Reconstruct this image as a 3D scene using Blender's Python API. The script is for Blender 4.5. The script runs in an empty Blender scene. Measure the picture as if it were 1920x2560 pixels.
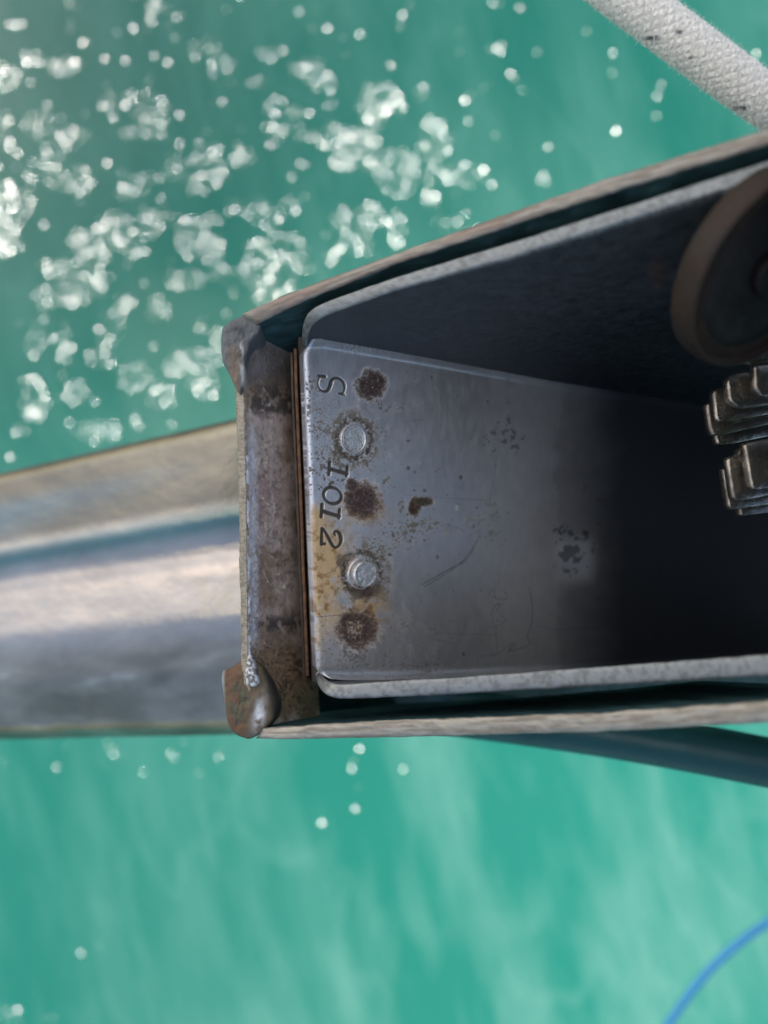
import bpy, bmesh, math, random
import numpy as np
from mathutils import Vector, Matrix

# ------------------------------------------------------------------ camera, sky, sun
S = bpy.context.scene
C = S.collection
F = 2560 * 26 / 36.0            # focal length in source pixels
CZ = 1.6                        # camera height above the water (m)
cam = bpy.data.cameras.new('camera'); camo = bpy.data.objects.new('camera', cam); C.objects.link(camo)
camo.location = (0, 0, CZ)
cam.lens = 26; cam.sensor_width = 36; cam.clip_start = 0.005; cam.clip_end = 2000
cam.dof.use_dof = True; cam.dof.focus_distance = 0.229; cam.dof.aperture_fstop = 5.9
S.camera = camo
SUN = Vector((-1.08, 0.76, 1.0)).normalized()
w = bpy.data.worlds.new('World'); S.world = w; w.use_nodes = True
nt = w.node_tree; bg = nt.nodes['Background']
sky = nt.nodes.new('ShaderNodeTexSky'); sky.sky_type = 'NISHITA'; sky.sun_disc = False
sky.sun_elevation = math.asin(SUN.z); sky.sun_rotation = math.atan2(SUN.x, SUN.y)
sky.air_density = 1.0; sky.dust_density = 2
nt.links.new(sky.outputs[0], bg.inputs[0]); bg.inputs[1].default_value = 0.13
sl = bpy.data.lights.new('sun', 'SUN'); sl.energy = 3.6; sl.angle = math.radians(0.5); sl.color = (1, .95, .88)
so = bpy.data.objects.new('sun', sl); C.objects.link(so)
so.rotation_euler = SUN.to_track_quat('Z', 'Y').to_euler(); so.location = (-3, 2, 6)
S.view_settings.view_transform = 'Standard'; S.view_settings.look = 'None'
S.view_settings.exposure = 0.75; S.view_settings.gamma = 1
S.cycles.sample_clamp_indirect = 4

# ------------------------------------------------------------------ helpers
def Q(px, py, d):
    """point that photograph pixel (px, py) shows at depth d below the camera"""
    return np.array([(px - 960) / F * d, (1280 - py) / F * d, CZ - d])
def QA(px, py, d):
    px, py, d = np.broadcast_arrays(np.asarray(px, float), np.asarray(py, float), np.asarray(d, float))
    return np.stack([(px - 960) / F * d, (1280 - py) / F * d, CZ - d], -1)
W = np.array([0, -.21, -1.0]); W /= np.linalg.norm(W)   # the way the walls of the channel run down

def hsh(ix, iy, seed):
    n = (ix * 374761393 + iy * 668265263 + seed * 974634777) & 0xffffffff
    n = ((n ^ (n >> 13)) * 1274126177) & 0xffffffff
    return ((n ^ (n >> 16)) & 0xffff) / 65535.0
def vnoise(x, y, seed=0):
    ix = np.floor(x).astype(np.int64); iy = np.floor(y).astype(np.int64)
    fx = x - ix; fy = y - iy; fx = fx*fx*(3-2*fx); fy = fy*fy*(3-2*fy)
    a = hsh(ix, iy, seed); b = hsh(ix+1, iy, seed); c = hsh(ix, iy+1, seed); d = hsh(ix+1, iy+1, seed)
    return (a*(1-fx)+b*fx)*(1-fy) + (c*(1-fx)+d*fx)*fy
def fbm(x, y, seed=0, o=4, g=.5):
    s = 0; a = 1; t = 0
    for k in range(o):
        s = s + a*vnoise(x*2**k+17.3*k, y*2**k+9.1*k, seed+k*7); t += a; a *= g
    return s/t
def sm(x, a, b):
    t = np.clip((x-a)/(b-a), 0, 1); return t*t*(3-2*t)
def mixc(c, col, m):
    return c*(1-m[..., None]) + np.array(col)*m[..., None]

def mesh_obj(name, V, Fc, mat, parent=None, smooth=True, col=None, attrs=None):
    me = bpy.data.meshes.new(name)
    V = np.asarray(V, float).reshape(-1, 3)
    org = V.mean(0)
    if parent is not None and parent.type == 'EMPTY': org = np.array(parent.location)
    V = V - org
    Fc = np.asarray(Fc) if not isinstance(Fc, list) else Fc
    if isinstance(Fc, list):
        me.from_pydata(V.tolist(), [], Fc)
    else:
        me.vertices.add(len(V)); me.vertices.foreach_set('co', V.astype(np.float32).ravel())
        n = len(Fc); me.loops.add(n*4); me.loops.foreach_set('vertex_index', Fc.astype(np.int32).ravel())
        me.polygons.add(n); me.polygons.foreach_set('loop_start', np.arange(n, dtype=np.int32)*4)
        me.update(calc_edges=True)
    me.validate()
    if col is not None:
        a = me.color_attributes.new('Col', 'FLOAT_COLOR', 'POINT')
        c = np.ones((len(V), 4), np.float32); c[:, :3] = np.asarray(col).reshape(-1, 3); a.data.foreach_set('color', c.ravel())
    for k, v in (attrs or {}).items():
        a = me.attributes.new(k, 'FLOAT', 'POINT'); a.data.foreach_set('value', np.asarray(v, np.float32).ravel())
    me.polygons.foreach_set('use_smooth', np.full(len(me.polygons), smooth)); 
    me.materials.append(mat); me.update()
    o = bpy.data.objects.new(name, me); C.objects.link(o)
    if parent is None: o.location = org
    else:
        o.parent = parent
        if parent.type != 'EMPTY': o.location = org - np.array(parent['_org'])
    o['_org'] = [float(q) for q in org]
    return o
def empty(name, loc, label, cat, group=None):
    o = bpy.data.objects.new(name, None); C.objects.link(o); o.location = loc; o.empty_display_size = .02
    tag(o, label, cat, group); return o
def tag(o, label=None, cat=None, group=None, kind=None):
    if label: o['label'] = label
    if cat: o['category'] = cat
    if group: o['group'] = group
    if kind: o['kind'] = kind
    return o
def gridfaces(n, m, base=0, flip=False):
    i, j = np.meshgrid(np.arange(n-1), np.arange(m-1), indexing='ij')
    a = (i*m+j).ravel()+base
    f = np.stack([a, a+m, a+m+1, a+1], -1)
    return f[:, ::-1] if flip else f
def thick(name, P, off, mat, parent=None, col=None, attrs=None, smooth=True):
    """closed slab: grid P (n,m,3) is the seen face, the back is shifted by off"""
    n, m, _ = P.shape
    V = np.concatenate([P.reshape(-1, 3), (P+off).reshape(-1, 3)])
    N = n*m
    nrm = np.cross(P[1, 0]-P[0, 0], P[0, 1]-P[0, 0]); flip = np.dot(nrm, off) > 0
    fs = [gridfaces(n, m, 0, flip), gridfaces(n, m, N, not flip)]
    rim = np.concatenate([np.arange(m), np.arange(1, n)*m+m-1, (n-1)*m+np.arange(m-2, -1, -1), np.arange(n-2, 0, -1)*m])
    r2 = np.roll(rim, -1)
    # own vertices on the border so the edge shades crisply
    b = len(V); k = len(rim)
    V = np.concatenate([V, V[rim], V[rim+N]])
    q = np.arange(k); q2 = (q+1) % k
    s = np.stack([b+q, b+q2, b+k+q2, b+k+q], -1)
    fs.append(s if flip else s[:, ::-1])
    def ext(a):
        a = np.asarray(a); a = a.reshape(N, -1); return np.concatenate([a, a, a[rim], a[rim]])
    return mesh_obj(name, V, np.concatenate(fs), mat, parent, smooth,
                    None if col is None else ext(col), {k2: ext(v) for k2, v in (attrs or {}).items()})
def curve(pts, n):
    """resample a polyline of (px, py, d) smoothly to n points"""
    p = np.array(pts, float); s = np.r_[0, np.cumsum(np.hypot(np.diff(p[:, 0]), np.diff(p[:, 1])))]
    # Catmull-Rom-like smoothing through dense linear + blur
    t = np.linspace(0, s[-1], n*6); q = np.stack([np.interp(t, s, p[:, k]) for k in range(p.shape[1])], -1)
    for _ in range(2):
        k = 5; pad = np.concatenate([np.repeat(q[:1], k, 0), q, np.repeat(q[-1:], k, 0)])
        # keep the ends fixed
        b = np.stack([np.convolve(pad[:, c], np.ones(2*k+1)/(2*k+1), 'valid') for c in range(q.shape[1])], -1)
        b[0], b[-1] = q[0], q[-1]; q = b
    i = np.linspace(0, len(q)-1, n).round().astype(int); return q[i]

def mat(name, base=(.5, .5, .5), metal=0., rough=.5, nscale=0, namp=.3, bump=0., bscale=300, stretch=(1, 1, 1), spec=.5,
        usecol=False, rustattr=False, rvar=.15, base2=None, coords='Object'):
    m = bpy.data.materials.new(name); m.use_nodes = True; t = m.node_tree; L = t.links
    b = t.nodes['Principled BSDF']
    b.inputs['Metallic'].default_value = metal; b.inputs['Roughness'].default_value = rough
    b.inputs['Specular IOR Level'].default_value = spec
    b.inputs['Base Color'].default_value = (*base, 1)
    tc = t.nodes.new('ShaderNodeTexCoord'); mp = t.nodes.new('ShaderNodeMapping'); mp.inputs['Scale'].default_value = stretch
    L.new(tc.outputs[coords], mp.inputs[0])
    src = None
    if usecol:
        a = t.nodes.new('ShaderNodeVertexColor'); a.layer_name = 'Col'; src = a.outputs[0]
    if nscale:
        n = t.nodes.new('ShaderNodeTexNoise'); n.inputs['Scale'].default_value = nscale; n.inputs['Detail'].default_value = 8
        n.inputs['Roughness'].default_value = .65; L.new(mp.outputs[0], n.inputs['Vector'])
        cr = t.nodes.new('ShaderNodeMapRange'); cr.inputs['From Min'].default_value = .3; cr.inputs['From Max'].default_value = .7
        cr.inputs['To Min'].default_value = 0; cr.inputs['To Max'].default_value = 1; L.new(n.outputs['Fac'], cr.inputs[0])
        mx = t.nodes.new('ShaderNodeMix'); mx.data_type = 'RGBA'
        if usecol:
            mx.blend_type = 'MULTIPLY'; mx.inputs[0].default_value = 1
            g = t.nodes.new('ShaderNodeMapRange'); g.inputs['To Min'].default_value = 1-namp; g.inputs['To Max'].default_value = 1+namp
            L.new(cr.outputs[0], g.inputs[0]); L.new(src, mx.inputs[6]); L.new(g.outputs[0], mx.inputs[7])
        else:
            mx.inputs[6].default_value = (*base, 1)
            mx.inputs[7].default_value = (*(base2 or tuple(c*(1-namp) for c in base)), 1); L.new(cr.outputs[0], mx.inputs[0])
        src = mx.outputs[2]
        rr = t.nodes.new('ShaderNodeMapRange'); rr.inputs['To Min'].default_value = max(.04, rough-rvar); rr.inputs['To Max'].default_value = rough+rvar
        L.new(cr.outputs[0], rr.inputs[0]); rsrc = rr.outputs[0]
        if rustattr:
            at = t.nodes.new('ShaderNodeAttribute'); at.attribute_name = 'rust'
            ad = t.nodes.new('ShaderNodeMath'); ad.operation = 'MULTIPLY_ADD'; ad.inputs[1].default_value = .45; ad.use_clamp = True
            L.new(at.outputs['Fac'], ad.inputs[0]); L.new(rsrc, ad.inputs[2]); rsrc = ad.outputs[0]
            me = t.nodes.new('ShaderNodeMath'); me.operation = 'MULTIPLY_ADD'; me.inputs[1].default_value = -metal; me.inputs[2].default_value = metal
            me.use_clamp = True; L.new(at.outputs['Fac'], me.inputs[0]); L.new(me.outputs[0], b.inputs['Metallic'])
        L.new(rsrc, b.inputs['Roughness'])
    if src is not None: L.new(src, b.inputs['Base Color'])
    if bump:
        n2 = t.nodes.new('ShaderNodeTexNoise'); n2.inputs['Scale'].default_value = bscale; n2.inputs['Detail'].default_value = 6
        L.new(mp.outputs[0], n2.inputs['Vector'])
        bp = t.nodes.new('ShaderNodeBump'); bp.inputs['Distance'].default_value = bump; bp.inputs['Strength'].default_value = 1
        L.new(n2.outputs['Fac'], bp.inputs['Height']); L.new(bp.outputs[0], b.inputs['Normal'])
    return m

M_plate = mat('brushed_steel_plate', metal=.85, rough=.42, nscale=500, namp=.10, bump=.00006, bscale=900, spec=.22, usecol=True, rustattr=True, rvar=.06, stretch=(1, .35, 1))
M_wall = mat('stained_steel', metal=.2, rough=.45, nscale=420, namp=.22, bump=.00018, bscale=500, usecol=True, rustattr=True, rvar=.12)
M_rim = mat('cut_steel_edge', metal=.75, rough=.55, nscale=260, namp=.22, bump=.0004, bscale=420, usecol=True, rustattr=True, stretch=(.35, 1, 1))
M_tray = mat('tray_steel', metal=.75, rough=.5, nscale=260, namp=.14, bump=.00012, bscale=420, usecol=True, rustattr=True)
M_dark = mat('dark_steel', base=(.05, .055, .06), metal=.6, rough=.5, nscale=120, namp=.5, bump=.0003)
M_link = mat('worn_chain_steel', base=(.55, .48, .40), metal=.9, rough=.3, nscale=160, base2=(.09, .075, .06), bump=.0004, bscale=260)
M_wheel = mat('rusty_wheel', base=(.018, .015, .013), metal=.1, spec=.25, rough=.6, nscale=90, base2=(.038, .022, .014), bump=.0004)
M_face = mat('greasy_face', base=(.014, .011, .012), rough=.6, spec=.2, nscale=80, namp=.5, bump=.0003)
M_rivet = mat('bare_rivet_steel', base=(.86, .85, .83), metal=.7, rough=.34, nscale=700, namp=.35, bump=.0005, bscale=650)
M_shim = mat('rusty_strip', base=(.20, .085, .03), metal=.35, rough=.5, nscale=420, base2=(.055, .035, .025), bump=.0004, bscale=600)
M_shim2 = mat('brown_strip', base=(.09, .065, .045), metal=.5, rough=.4, nscale=200, namp=.5, bump=.0003)

# ------------------------------------------------------------------ water
GL = """dim and bright glints, photograph pixels: cx cy rx ry n brightness"""
k1 = 1/1.728; k2 = 1920/1659
g1 = [(300,20,6,6,1,1),(60,105,40,8,4,.6),(370,185,16,8,2,1),(145,255,45,25,11,1),(280,285,70,35,15,.9),(20,330,60,50,22,1.3),(690,30,45,28,7,.7),(640,100,20,30,3,.5),(575,122,3,3,1,1.3),(725,112,6,6,1,1),(745,170,12,10,2,.9),(780,70,20,10,3,1),(610,160,6,6,1,.4),(890,215,85,40,16,1),(965,275,55,25,12,1.3),(1150,235,40,28,7,.9),(1220,210,12,10,2,1.1),(1350,120,4,4,1,.5),(1420,135,18,18,3,1.3),(1300,300,45,25,10,1.1),(1350,275,40,30,12,1.4),(1400,360,45,45,18,1.4),(1425,455,14,10,2,1),(1490,240,5,5,1,.6),(455,370,4,4,1,.7),(490,440,70,40,13,.8),(495,510,10,10,2,1),(650,480,75,85,26,.75),(665,580,40,30,13,1.4),(570,580,35,18,4,.6),(770,500,16,10,2,.5),(560,430,25,35,4,.5),(1130,355,32,20,5,.7),(1190,460,42,38,10,1),(1280,490,30,30,5,.6),(1180,580,45,50,9,.7),(1240,560,22,15,4,1.3),(1330,590,45,20,7,1),(160,540,75,50,15,.8),(305,590,62,42,24,1.2),(190,635,4,4,1,1.3),(240,640,50,40,7,.6),(145,730,45,42,11,1),(70,720,5,5,1,.7),(235,760,40,65,10,.6),(330,780,75,60,22,.8),(400,785,5,5,1,1.1),(20,520,30,30,5,.6),(25,610,30,35,5,.7),(20,830,40,35,13,1.3),(60,900,85,75,34,1.4),(20,1030,55,70,22,1.4),(530,750,12,10,2,.9),(620,770,75,25,12,.8),(560,830,65,30,7,.4),(770,720,60,60,15,.8),(890,740,75,95,30,.8),(865,630,18,20,4,1),(930,640,20,15,3,1.1),(1050,680,45,38,11,1),(1020,630,14,14,2,1.2),(1040,550,5,5,1,.8),(890,565,5,5,1,.4),(1305,710,12,12,2,1.2),(780,620,8,8,1,.6),(1450,560,50,30,6,.6),(1610,470,75,85,26,1.3),(1530,640,90,40,20,.8),(1470,700,32,26,7,1.4),(1515,725,10,10,2,.8),(1410,625,25,18,4,1),(1620,720,40,45,10,1),(700,850,12,12,2,1.4),(480,930,10,10,2,1.2),(490,1000,85,80,36,.9),(585,1080,60,35,20,1.2),(645,1000,35,35,8,.9),(710,910,30,30,5,.9),(680,950,70,55,14,.5),(800,985,60,55,14,.9),(870,1065,95,70,36,.8),(935,1070,20,20,6,1.6),(900,950,45,30,8,.9),(1000,890,30,30,6,.8),(1100,890,62,40,16,1),(1160,940,60,50,18,.9),(1250,900,35,42,11,.9),(1315,850,5,5,1,.4),(345,1035,45,42,9,.7),(300,1100,14,14,2,1),(230,1150,34,42,8,.7),(405,1120,65,60,17,.9),(330,1190,85,60,20,.5),(200,1285,50,45,14,.8),(325,1290,65,28,15,.8),(430,1220,32,55,10,.7),(620,1220,14,12,2,.5),(740,1130,6,6,1,.7),(805,1210,85,38,18,.8),(880,1205,14,12,3,1.2),(960,1180,55,32,8,.5),(1010,1260,12,18,2,.6),(1130,1160,85,95,34,.85),(1185,1060,55,55,15,.8),(1110,1060,45,35,8,.6),(1260,1090,65,80,24,.6),(1265,1190,10,10,2,1.3),(1335,1150,35,35,7,.8),(1430,1110,25,25,6,1.3),(1490,1060,28,28,6,1.2),(1565,1045,45,55,9,1),(1380,1190,14,12,2,.9),(1090,1240,6,6,1,1.2),(1155,1290,55,38,13,1.1),(1250,1240,30,25,6,1),(1500,960,75,60,12,.5),(1600,930,45,50,12,.7),(535,1310,42,42,7,1.2),(480,1420,60,75,12,.45),(680,1330,60,55,8,.4),(190,1380,6,6,1,.8),(150,1470,38,75,12,.5),(280,1490,30,75,11,.6),(445,1535,62,55,18,.8),(260,1620,10,10,2,.7),(130,1650,50,28,9,.8),(150,1745,60,70,25,1.1),(100,1750,10,10,2,1.4),(330,1700,48,48,11,.7),(305,1830,15,15,5,1.3),(410,1740,15,12,2,.5),(430,1860,85,50,24,.8),(980,1350,6,6,1,1.2),(870,1420,20,14,3,.6),(660,1500,6,6,1,.3),(820,1590,105,85,48,.8),(900,1660,62,55,26,1.1),(700,1705,65,50,24,.9),(590,1630,75,60,20,.6),(775,1700,5,5,1,1.2),(585,1810,12,25,3,1.3),(950,1500,42,80,20,.9),(80,1860,30,20,4,.5)]
g2 = [(820,215,45,38,22,1.2),(800,252,22,15,8,1.6),(866,240,12,12,3,1.4),(1003,219,3,3,1,1.1),(912,200,14,14,4,.6),(843,137,8,6,2,.5),(745,345,30,18,10,1),(775,305,50,30,18,.8),(862,372,48,50,30,.8),(938,300,38,48,20,.8),(935,355,12,14,5,1.5),(932,392,12,18,6,1.2),(930,430,16,16,5,1.2),(1002,376,55,26,22,.9),(1060,402,4,4,1,.4),(850,492,28,38,9,1.2),(990,480,60,32,10,.4),(1107,165,8,8,3,1.4),(1126,200,8,6,2,1.1),(1076,105,20,10,4,.6),(1070,10,12,6,2,.7),(1160,115,4,4,1,.9),(1125,15,4,4,1,.7),(995,70,3,3,1,1),(990,112,3,3,1,.5),(1050,185,10,10,2,.4),(1174,390,10,12,3,1.5),(1184,318,9,6,2,.9),(1070,290,4,4,1,.3),(1013,260,3,3,1,.4),(865,55,3,3,1,.6),(885,8,4,4,1,.9),(1266,65,3,3,1,1),(1322,118,3,3,1,.9),(1322,158,3,3,1,1.3),(1425,182,4,4,1,.4),(1422,208,3,3,1,1),(1420,250,8,5,2,.8),(1329,282,3,3,1,.8),(1632,115,4,4,1,.4),(8,1650,6,12,2,1.2),(12,1725,5,5,2,.9),(137,1612,4,4,1,.6),(125,1655,4,4,1,.4),(218,1652,4,4,2,1.5),(240,1617,14,14,6,1.2),(268,1636,7,5,2,.8),(308,1667,3,3,1,1),(370,1625,5,8,2,.8),(397,1600,3,3,1,.8),(378,1640,3,3,1,1),(472,1625,8,12,3,.35),(433,1670,3,3,1,.4),(778,1618,3,3,1,1.1),(762,1655,9,9,7,1.5),(773,1700,3,3,1,.4),(767,1747,3,6,1,.6),(693,1778,3,3,1,1.2),(867,1660,4,4,1,.6),(257,1872,5,4,2,.8),(215,2042,3,3,1,.6),(172,2060,5,10,2,.5),(308,2137,3,3,1,.3),(25,2190,25,20,5,.4),(100,2200,18,8,3,.4)]
clusters = [(a*k1, b*k1, c*k1, d*k1, n, e) for a, b, c, d, n, e in g1] + [(a*k2, b*k2, c*k2, d*k2, n, e) for a, b, c, d, n, e in g2]
rng = random.Random(5)
def make_water():
    D = CZ; px = 2560/1024.
    st = px*.68*D/F
    hx, hy = 1130*D/F, 1480*D/F
    xs = np.arange(-hx, hx, st); ys = np.arange(-hy, hy, st)
    far = np.array([1.2, 1.6, 2.4, 4, 8, 20, 60, 150, 300.])
    xs = np.concatenate([-far[::-1]-.0, xs, far]); ys = np.concatenate([-far[::-1]-.3, ys, far+.3])
    X, Y = np.meshgrid(xs, ys, indexing='ij'); H = np.zeros_like(X)
    inn = (np.abs(X) < hx+.01) & (np.abs(Y) < hy+.01)
    # slow swell and ripples
    H += inn*(.004*(fbm(X*2.2+3, Y*1.6, 3, 3)-.5) + .0011*(fbm(X*9+Y*2, Y*5, 11, 3)-.5) + .00022*(fbm(X*38, Y*24, 12, 2)-.5))
    pts = []
    for cx, cy, rx, ry, n, br in clusters:
        n = max(1, round(n*1.2))
        for k in range(n):
            for tr in range(14):
                a = rng.uniform(0, 6.283); r = math.sqrt(rng.random()); x = cx+rx*r*math.cos(a); y = cy+ry*r*math.sin(a)
                if all((x-q[0])**2+(y-q[1])**2 > 13.5**2 for q in pts[-260:]):
                    pts.append((x, y, br*(.25+1.5*rng.random()**2.4))); break
    rs = np.random.RandomState(2)
    for k in range(140):      # stray faint ones over the glitter patch
        pts.append((rs.uniform(-60, 1200), rs.uniform(-60, 1150), rs.uniform(.15, .5)))
    x0i = len(far); 
    for px_, py_, br in pts:
        wx, wy = (px_-960)/F*D, (1280-py_)/F*D
        v = Vector((-wx, -wy, D)).normalized(); n = (v+SUN).normalized()
        tilt = .024*math.sqrt(max(0, -math.log(max(.02, min(1, br/1.5)))))     # how far it misses the mirror direction
        a = rs.uniform(0, 6.283)
        sx, sy = -n.x/n.z + tilt*math.cos(a), -n.y/n.z + tilt*math.sin(a)
        R = rs.uniform(3.9, 4.7)*(1+.12*max(0, px_-300)/900)*D/F
        i0 = np.searchsorted(xs, wx-R); i1 = np.searchsorted(xs, wx+R)+1; j0 = np.searchsorted(ys, wy-R); j1 = np.searchsorted(ys, wy+R)+1
        xx = X[i0:i1, j0:j1]-wx; yy = Y[i0:i1, j0:j1]-wy; r = np.hypot(xx, yy)/R
        wgt = 1-sm(r, .72, 1.0)
        H[i0:i1, j0:j1] = H[i0:i1, j0:j1]*(1-wgt) + wgt*(sx*xx+sy*yy)
    # water colour: turbid streaks, caustic-like ridges and a painted haze gradient
    u = X; v = Y
    fan = u*1.0 + v*.25
    st1 = fbm(fan*11, v*2.4+4, 21, 6, .62); st2 = fbm(u*2.2+5, v*1.8, 31, 4); st3 = fbm(fan*14+3, v*4, 41, 4)
    milk = np.clip(.6*(st1-.40)*3.2 + .65*(st2-.42)*2.4 + .5*(st3-.5), 0, 1)
    rg = 1-np.abs(2*fbm(fan*8+2*fbm(u*4, v*3, 55, 2), v*3.2, 51, 4)-1); rg = sm(rg, .80, 1.0)
    milk = np.clip(milk*.8+.25*rg*sm(st2, .35, .6), 0, 1)
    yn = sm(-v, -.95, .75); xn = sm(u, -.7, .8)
    lvl = np.clip(.06 + .55*yn + .40*xn, 0, 1)  # darker at upper left; haze veil painted in toward the right
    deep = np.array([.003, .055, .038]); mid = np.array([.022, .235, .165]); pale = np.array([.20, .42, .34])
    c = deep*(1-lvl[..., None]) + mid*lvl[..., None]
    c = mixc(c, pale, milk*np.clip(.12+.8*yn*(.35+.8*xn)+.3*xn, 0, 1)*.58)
    m = bpy.data.materials.new('sea_water'); m.use_nodes = True; b = m.node_tree.nodes['Principled BSDF']
    b.inputs['Roughness'].default_value = .125; b.inputs['IOR'].default_value = 1.45; b.inputs['Specular IOR Level'].default_value = .7
    a = m.node_tree.nodes.new('ShaderNodeVertexColor'); a.layer_name = 'Col'; m.node_tree.links.new(a.outputs[0], b.inputs['Base Color'])
    P = np.stack([X, Y, H], -1)
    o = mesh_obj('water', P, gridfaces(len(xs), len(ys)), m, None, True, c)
    tag(o, kind='structure')
make_water()

# ------------------------------------------------------------------ outer channel
lx = -60  # nothing
def dU(x): return np.interp(x, [540, 2300], [.224, .224-.067*(1760/1320)])
outer = empty('outer_channel', Q(1150, 1280, .30), 'weathered stainless steel channel with square end wall, holding the stamped inner tray', 'channel')
def rim_noise(n, amp, seed): return (fbm(np.linspace(0, 40, n), np.zeros(n), seed, 3)-.5)*2*amp
def outer_side(upper):
    n = 160
    if upper:
        eo = [(606, 785, .219), (700, 742, .214), (1000, 630, .1995), (1500, 452, .176), (1920, 322, .160), (2260, 214, .146)]
        ei = [(640, 812, .219), (715, 772, .214), (1000, 657, .1995), (1500, 491, .176), (1920, 362, .160), (2260, 256, .146)]
        h = .065
    else:
        eo = [(640, 1846, .232), (700, 1848, .229), (1000, 1843, .214), (1500, 1829, .187), (1920, 1806, .166), (2260, 1780, .150)]
        ei = [(660, 1818, .232), (715, 1815, .229), (1000, 1800, .214), (1500, 1782, .187), (1920, 1752, .166), (2260, 1722, .150)]
        h = .10
    a = curve(eo, n); b = curve(ei, n)
    A = QA(a[:, 0], a[:, 1]+rim_noise(n, 1.2, 3), a[:, 2]); B = QA(b[:, 0], b[:, 1]+rim_noise(n, 2.5, 5), b[:, 2])
    rows = [A+W*h]; 
    rows += [A+W*h*k for k in (.5, .2, .05, .01)]
    top = 9
    for k in range(top):
        t = k/(top-1); rows.append(A*(1-t)+B*t - W*.0006*math.sin(math.pi*t)**.4)
    rows += [B+W*h*k for k in (.006, .02, .06, .12, .2, .3, .45, .6, .8, 1)]
    P = np.stack(rows, 1)
    n_, m_ = P.shape[:2]
    # colour
    sx = np.broadcast_to(a[:, 0][:, None], (n_, m_)); t = np.arange(m_)[None, :]+0*sx
    nz = fbm(sx/70, t*1.1, 61, 5, .62)
    col = np.ones((n_, m_, 3))*np.array([.36, .33, .28] if not upper else [.30, .275, .24])
    col = mixc(col, (.16, .125, .09), sm(nz, .42, .66)*.6)
    if upper: col = mixc(col, (.22, .15, .12), sm(fbm(sx/120, t*.2, 9, 3), .4, .65)*.6*(sx < 1250))
    inner = t >= 5+top
    col = np.where(inner[..., None], np.array([.055, .13, .14])*(.7+.6*nz[..., None]), col)  # water's teal reflection painted into the inner face colour
    P += (fbm(sx/9, t*1.7, 71, 3)-.5)[..., None]*np.array([0, .0004, .0004])
    o = thick('side_wall', P, W*.0, M_rim, outer, col, {'rust': sm(nz, .5, .8)*.5}) if False else None
    # closed loop section: append the bottom so that the wall is a solid bar
    V = P.reshape(-1, 3); f = gridfaces(n_, m_)
    i = np.arange(n_-1); close = np.stack([i*m_+m_-1, (i+1)*m_+m_-1, (i+1)*m_, i*m_], -1)
    f = np.concatenate([f, close])
    if not upper: f = f[:, ::-1]
    fl = f.tolist() + [list(range(m_)), list(range((n_-1)*m_+m_-1, (n_-1)*m_-1, -1))]
    return mesh_obj('side_wall', V, fl, M_rim, outer, True, col, {'rust': (sm(nz, .5, .8)*.5)})
outer_side(True); outer_side(False)

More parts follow.
